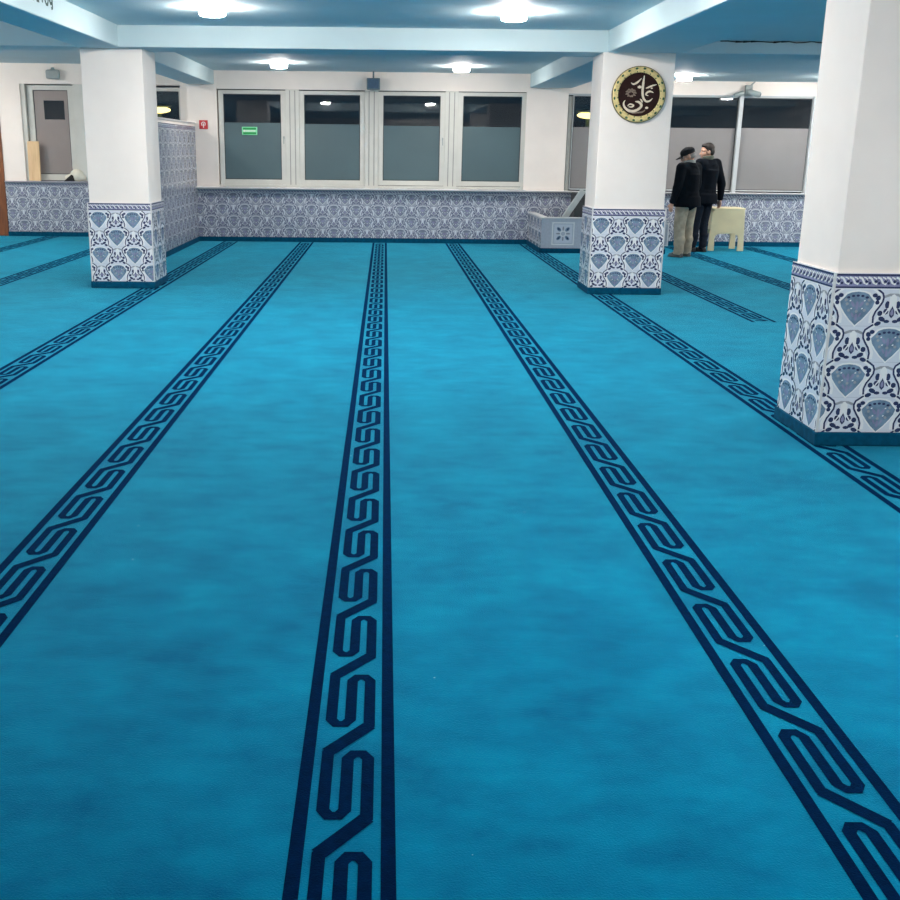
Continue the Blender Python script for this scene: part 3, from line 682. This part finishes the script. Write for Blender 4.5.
# ---------------------------------------------------------------- beige plastic stool
def stool():
    e = empty('plastic_stool', (5.87, 18.95, 0), label='beige moulded plastic stool with arched legs standing beside the man in dark trousers', cat='stool')
    W, D, H = .29, .24, .72
    b = MB()
    prof_t = [(-W + .01, H - .04), (-W + .05, H), (W - .05, H), (W - .01, H - .04)]
    def panel(y, th):
        out = [(-W - .02, 0), (-W + .09, 0), (-W + .085, .21), (-W + .10, .26), (-W + .15, .29), (W - .15, .29), (W - .10, .26), (W - .085, .21), (W - .09, 0), (W + .02, 0), (W - .01, H - .07), (W - .05, H - .02), (-W + .05, H - .02), (-W + .01, H - .07)]
        vs = [(x, y, z) for x, z in out] + [(x, y + th, z) for x, z in out]; n = len(out)
        b.add(vs, [tuple(range(n))[::-1], tuple(range(n, 2 * n))] + [(i, (i + 1) % n, n + (i + 1) % n, n + i) for i in range(n)])
    for yy in (-D, D - .03):
        b = MB(); panel(yy, .03); b.build('leg_panel', M_stool, e, bevel=.006)
    s = MB(); s.box(-W + .0, W - .0, -D - .005, D + .005, H - .035, H + .005); s.build('seat', M_stool, e, bevel=.02)
    for sx in (-1, 1): MB().box(sx * (W - .015) - .012, sx * (W - .015) + .012, -D + .03, D - .03, .36, H - .03).build('side_panel', M_stool, e, bevel=.005)
stool()

# ---------------------------------------------------------------- people
def vox(o, size, sm=4):
    r = o.modifiers.new('remesh', 'REMESH'); r.mode = 'VOXEL'; r.voxel_size = size; r.use_smooth_shade = True
    s = o.modifiers.new('smooth', 'SMOOTH'); s.iterations = sm; s.factor = .5
def hand(b, wr, d, side):
    """palm and five fingers hanging from wrist wr along direction d; side = +-1 (thumb forward)"""
    wr = Vector(wr); d = Vector(d).normalized(); fwd = Vector((0, 1, 0)); fwd = (fwd - d * fwd.dot(d)).normalized(); q = d.cross(fwd) * side
    pc = wr + d * .05
    b.cap(wr, wr + d * .03, .024, .026); b.cap(wr + d * .025 + fwd * .018, wr + d * .085 + fwd * .028, .016, .014); b.cap(wr + d * .025 - fwd * .014, wr + d * .08 - fwd * .026, .016, .013); b.cap(wr + d * .02, wr + d * .085, .018, .015)
    for k, (off, ln) in enumerate(((.031, .070), (.011, .078), (-.010, .072), (-.029, .056))):
        a = wr + d * .085 + fwd * off; m1 = a + d * (ln * .45) + q * .006; m2 = m1 + (d * .8 + q * .5) * (ln * .32); m3 = m2 + (d * .5 + q * .8) * (ln * .25)
        b.cap(a, m1, .0095, .009); b.cap(m1, m2, .009, .0082); b.cap(m2, m3, .0082, .007)
    a = wr + d * .03 + fwd * .028; m1 = a + (d * .7 + fwd * .7) * .04; m2 = m1 + (d * .95 + fwd * .2) * .03
    b.cap(a, m1, .012, .0105); b.cap(m1, m2, .0105, .0085)

def person(spec):
    S = spec; k = S['scale']
    e = empty('person', S['loc'], S['rz'], label=S['label'], cat='person')
    hy = S['head_yaw']; HC_ = Vector(S['head'])
    Rz = Matrix.Translation(HC_) @ Matrix.Rotation(hy, 4, 'Z') @ Matrix.Rotation(S.get('head_pitch', 0), 4, 'X') @ Matrix.Scale(1.10, 4)
    def H(p): return Rz @ Vector(p)
    def Hl(b, fn):   # add head geometry built round the origin
        t = MB(); fn(t); b.add([Rz @ Vector(v) for v in t.v], t.f)
    hipL, hipR = Vector((-.09, 0, .92)), Vector((.09, 0, .92))
    pel = Vector((0, 0, .96)); chest = Vector(S['chest']); neck = Vector(S['neck'])
    shL, shR = chest + Vector((-.19, 0, .12)), chest + Vector((.19, 0, .12))
    aL, aR = S['armL'], S['armR']; lL, lR = S['legL'], S['legR']
    # body, one continuous surface
    b = MB()
    def head(t):
        t.ell((0, -.010, .035), (.076, .094, .092)); t.ell((0, .030, -.035), (.058, .062, .075)); t.ell((0, .055, -.085), (.030, .028, .026)); t.ell((0, -.02, .0), (.070, .075, .08))
        t.cap((0, .085, .012), (0, .104, -.022), .010, .014); t.ell((.012, .094, -.026), (.010, .010, .008)); t.ell((-.012, .094, -.026), (.010, .010, .008))
        t.ell((0, .083, -.052), (.024, .012, .009)); t.ell((0, .080, -.062), (.020, .012, .008))
        t.cap((-.045, .068, .030), (.045, .068, .030), .013, .013)
        for s in (-1, 1): t.ell((s * .076, -.005, -.005), (.012, .022, .034)); t.ell((s * .05, .050, -.025), (.022, .026, .025))
    Hl(b, head)
    b.cap(neck - Vector((0, 0, .04)), HC_ + Vector((0, -.012, -.06)), .058, .052)
    b.cap(chest + Vector((0, 0, .08)), neck, .10, .06, 1.2, .8)
    b.cap(pel, chest, .13, .15, 1.12, .75)
    for s, a in ((shL, aL), (shR, aR)):
        b.cap(chest + Vector((0, 0, .09)), s, .08, .06); b.cap(s, a[0], .052, .040); b.cap(a[0], a[1], .040, .026)
    for s, a, sd in ((shL, aL, 1), (shR, aR, -1)):
        d = (Vector(a[1]) - Vector(a[0])); hand(b, a[1], d, sd)
    for h_, l in ((hipL, lL), (hipR, lR)):
        b.cap(pel, h_, .11, .09); b.cap(h_, l[0], .082, .056); b.cap(l[0], l[1], .056, .036); b.cap(Vector(l[1]), Vector(l[1]) + Vector((0, .10, -.035)), .032, .024)
    o = b.build('body', M_skin, e, smooth=True); vox(o, .0065, 3)
    # face details
    for s in (-1, 1):
        t = MB(); t.ell(tuple(H((s * .030, .072, .006))), (.0115, .0115, .0115), 14, 10); eye = t.build('eye', M_eye, e, smooth=True)
        t = MB(); t.ell(tuple(H((s * .030, .0815, .006))), (.0055, .0055, .0055), 12, 8); t.build('iris', M_iris, eye, smooth=True)
        t = MB(); t.cap(H((s * .016, .084, .030)), H((s * .048, .074, .031)), .0055, .004); t.build('eyebrow', S['hair'], e, smooth=True)
    t = MB(); t.cap(H((-.018, .091, -.056)), H((.018, .091, -.056)), .006, .006); t.build('lips', M_lip, e, smooth=True)
    # trousers
    t = MB(); wleg = S['leg_w']
    t.cap(pel + Vector((0, 0, .04)), pel - Vector((0, 0, .04)), .155, .155, 1.08, .82)
    for h_, l in ((hipL, lL), (hipR, lR)):
        t.cap(h_ + Vector((0, 0, -.02)), l[0], .104 * wleg, .082 * wleg); t.cap(l[0], Vector(l[1]) + Vector((0, 0, .03)), .082 * wleg, .068 * wleg); t.cyl(Vector(l[1]) + Vector((0, .01, .05)), Vector(l[1]) + Vector((0, .015, -.045)), .067 * wleg, .069 * wleg, 24)
        mid = Vector(l[0]).lerp(Vector(l[1]), .55); t.cap(mid + Vector((0, -.015, 0)), mid + Vector((.01, .01, -.06)), .078 * wleg, .076 * wleg)
    o = t.build('trousers', S['trouser'], e, smooth=True); vox(o, .011, 2)
    # shoes
    for l in (lL, lR):
        a = Vector(l[1]); t = MB()
        t.cap((a.x, a.y - .03, .042), (a.x, a.y + .12, .036), .042, .034, 1.0, 1.0); t.cap((a.x, a.y + .12, .034), (a.x, a.y + .17, .030), .040, .028, 1.05, 1); t.cap((a.x, a.y, .06), (a.x, a.y, .10), .046, .044)
        t.box(a.x - .040, a.x + .040, a.y - .065, a.y + .19, .002, .02)
        o = t.build('shoe', S['shoe'], e, smooth=True); vox(o, .007, 2)
    # jacket
    t = MB(); hem = S['hem']
    t.cap(chest + Vector((0, 0, .02)), Vector((0, 0, hem + .22)), .185, .175, 1.17, .80)
    t.cap(Vector((0, 0, hem + .22)), Vector((0, 0, hem + .12)), .178, .190, 1.18, .86)
    t.cyl((0, 0, hem + .16), (0, 0, hem), .205, .225, 32)
    t.cap(chest + Vector((0, -.01, .10)), neck + Vector((0, -.01, -.02)), .125, .082, 1.25, .95)
    for s, a in ((shL, aL), (shR, aR)):
        a0, a1 = Vector(a[0]), Vector(a[1])
        t.cap(chest + Vector((0, 0, .08)), s, .12, .088); t.cap(s, a0, .086, .070); t.cap(a0, a1 - (a1 - a0).normalized() * .02, .070, .052)
        t.cap(a0.lerp(a1, .1), a0.lerp(a1, .3), .073, .064)
    o = t.build('jacket', S['coat'], e, smooth=True); vox(o, .013, 3)
    # collar
    t = MB(); n = 28; vs = []; fs = []
    nv = neck + Vector((0, -.005, 0))
    for rr, zz in ((.088, -.035), (.092, .015), (.086, .045), (.074, .045), (.072, .0)):
        for i in range(n):
            a = 2 * PI * i / n; vs.append((nv.x + rr * 1.08 * math.cos(a), nv.y + rr * math.sin(a) * 1.0, nv.z + zz + (.012 * math.cos(a + PI / 2) if zz > 0 else 0)))
    for j in range(4):
        for i in range(n): fs.append((j * n + i, j * n + (i + 1) % n, (j + 1) * n + (i + 1) % n, (j + 1) * n + i))
    t.add(vs, fs); t.build('collar', S['collar'], e, smooth=True)
    # hair / cap
    t = MB()
    if S['cap']:
        def hairf(q): q.ell((0, -.035, -.005), (.080, .080, .055)); 
        Hl(t, hairf); o = t.build('hair', S['hair'], e, smooth=True)
        t = MB()
        def cp(q):
            q.ell((0, -.008, .062), (.090, .108, .070)); q.cyl((0, -.008, .035), (0, -.008, .065), .096, .092, 36); q.ell((0, -.008, .132), (.010, .010, .006), 12, 8)
        Hl(t, cp); o = capo = t.build('cap', M_cap, e, smooth=True); vox(o, .006, 2)
        t = MB(); n = 16; vs = []
        for zz in (.044, .038):
            for rr in (.085, .175):
                for i in range(n + 1):
                    a = math.radians(35 + 110 * i / n); kx = rr * math.cos(a) * (.95 if rr < .1 else .62); ky = .0 + rr * math.sin(a)
                    vs.append(H((kx, ky, zz - (.02 * (rr > .1)) - .25 * abs(kx) * (rr > .1) * .4)))
        m1 = n + 1; fs = []
        for i in range(n):
            fs += [(i, i + 1, m1 + i + 1, m1 + i), (2 * m1 + i, 3 * m1 + i, 3 * m1 + i + 1, 2 * m1 + i + 1), (m1 + i, m1 + i + 1, 3 * m1 + i + 1, 3 * m1 + i), (i, 2 * m1 + i, 2 * m1 + i + 1, i + 1)]
        t.add(vs, fs); t.build('cap_brim', M_cap, capo, smooth=True)
    else:
        def hairf(q):
            q.ell((0, -.022, .052), (.082, .096, .086)); q.ell((0, -.05, .005), (.076, .068, .075)); q.ell((0, .035, .098), (.060, .045, .030))
            for s in (-1, 1): q.cap((s * .072, .008, .03), (s * .074, -.004, -.012), .012, .007)
        Hl(t, hairf); o = t.build('hair', S['hair'], e, smooth=True); vox(o, .005, 2)
    return e
V = Vector
person(dict(loc=(4.82, 17.55, .0015), rz=math.radians(38), scale=1, label='person in black cap, black jacket and khaki trousers seen from behind', head=(0.03, .07, 1.565), head_yaw=math.radians(42), head_pitch=math.radians(-22),
            chest=(0, .01, 1.27), neck=(0.015, .03, 1.46), armL=(V((-.265, .0, 1.12)), V((-.30, .05, .86))), armR=(V((.25, .02, 1.14)), V((.245, .10, .90))),
            legL=(V((-.115, .02, .50)), V((-.13, -.02, .09))), legR=(V((.105, .03, .50)), V((.10, .0, .09))), leg_w=1.12, hem=.79, trouser=M_khaki, coat=M_jacket, shoe=M_shoe2, collar=M_collar, hair=M_greyhair, cap=True))
person(dict(loc=(5.37, 18.50, .0015), rz=math.radians(30), scale=1, label='person in long black coat and dark trousers, head turned left in profile', head=(0.0, .03, 1.635), head_yaw=math.radians(62), head_pitch=math.radians(-6),
            chest=(0.02, .0, 1.33), neck=(0.0, .0, 1.525), armL=(V((-.24, .06, 1.19)), V((-.22, .22, 1.02))), armR=(V((.32, -.05, 1.13)), V((.31, -.06, .87))),
            legL=(V((-.10, .05, .50)), V((-.11, .07, .09))), legR=(V((.06, .02, .50)), V((.03, -.03, .09))), leg_w=.92, hem=.80, trouser=M_darktr, coat=M_coat, shoe=M_shoe, collar=mat('olive_collar_cloth', (.10, .115, .09), .85, .2, noise=.2), hair=M_hair, cap=False))

# ---------------------------------------------------------------- outside in the night
boxo('ground', -14, 14, 20.95, 40, -.4, -.2, M_ground, kind='structure')
for x, y, lab in ((-4.75, 23.5, 'yellow street lamp glowing outside behind the left partition'), (4.35, 24.0, 'yellow street lamp glowing outside beyond the window left of the medallion pillar')):
    e = empty('street_lamp', (x, y, -.2), label=lab, cat='street lamp')
    MB().cyl((0, .2, 0), (0, .2, 2.68), .05, .04, 16).build('pole', M_grey, e)
    g = MB(); g.cyl((0, .2, 2.60), (0, 0, 2.64), .03, .03, 12); g.ell((0, 0, 2.66), (.30, .13, .05)); g.build('lamp_hood', M_grey, e, smooth=True)
    MB().ell((0, -.02, 2.57), (.27, .10, .07)).build('lamp_glass', M_street, e, smooth=True)
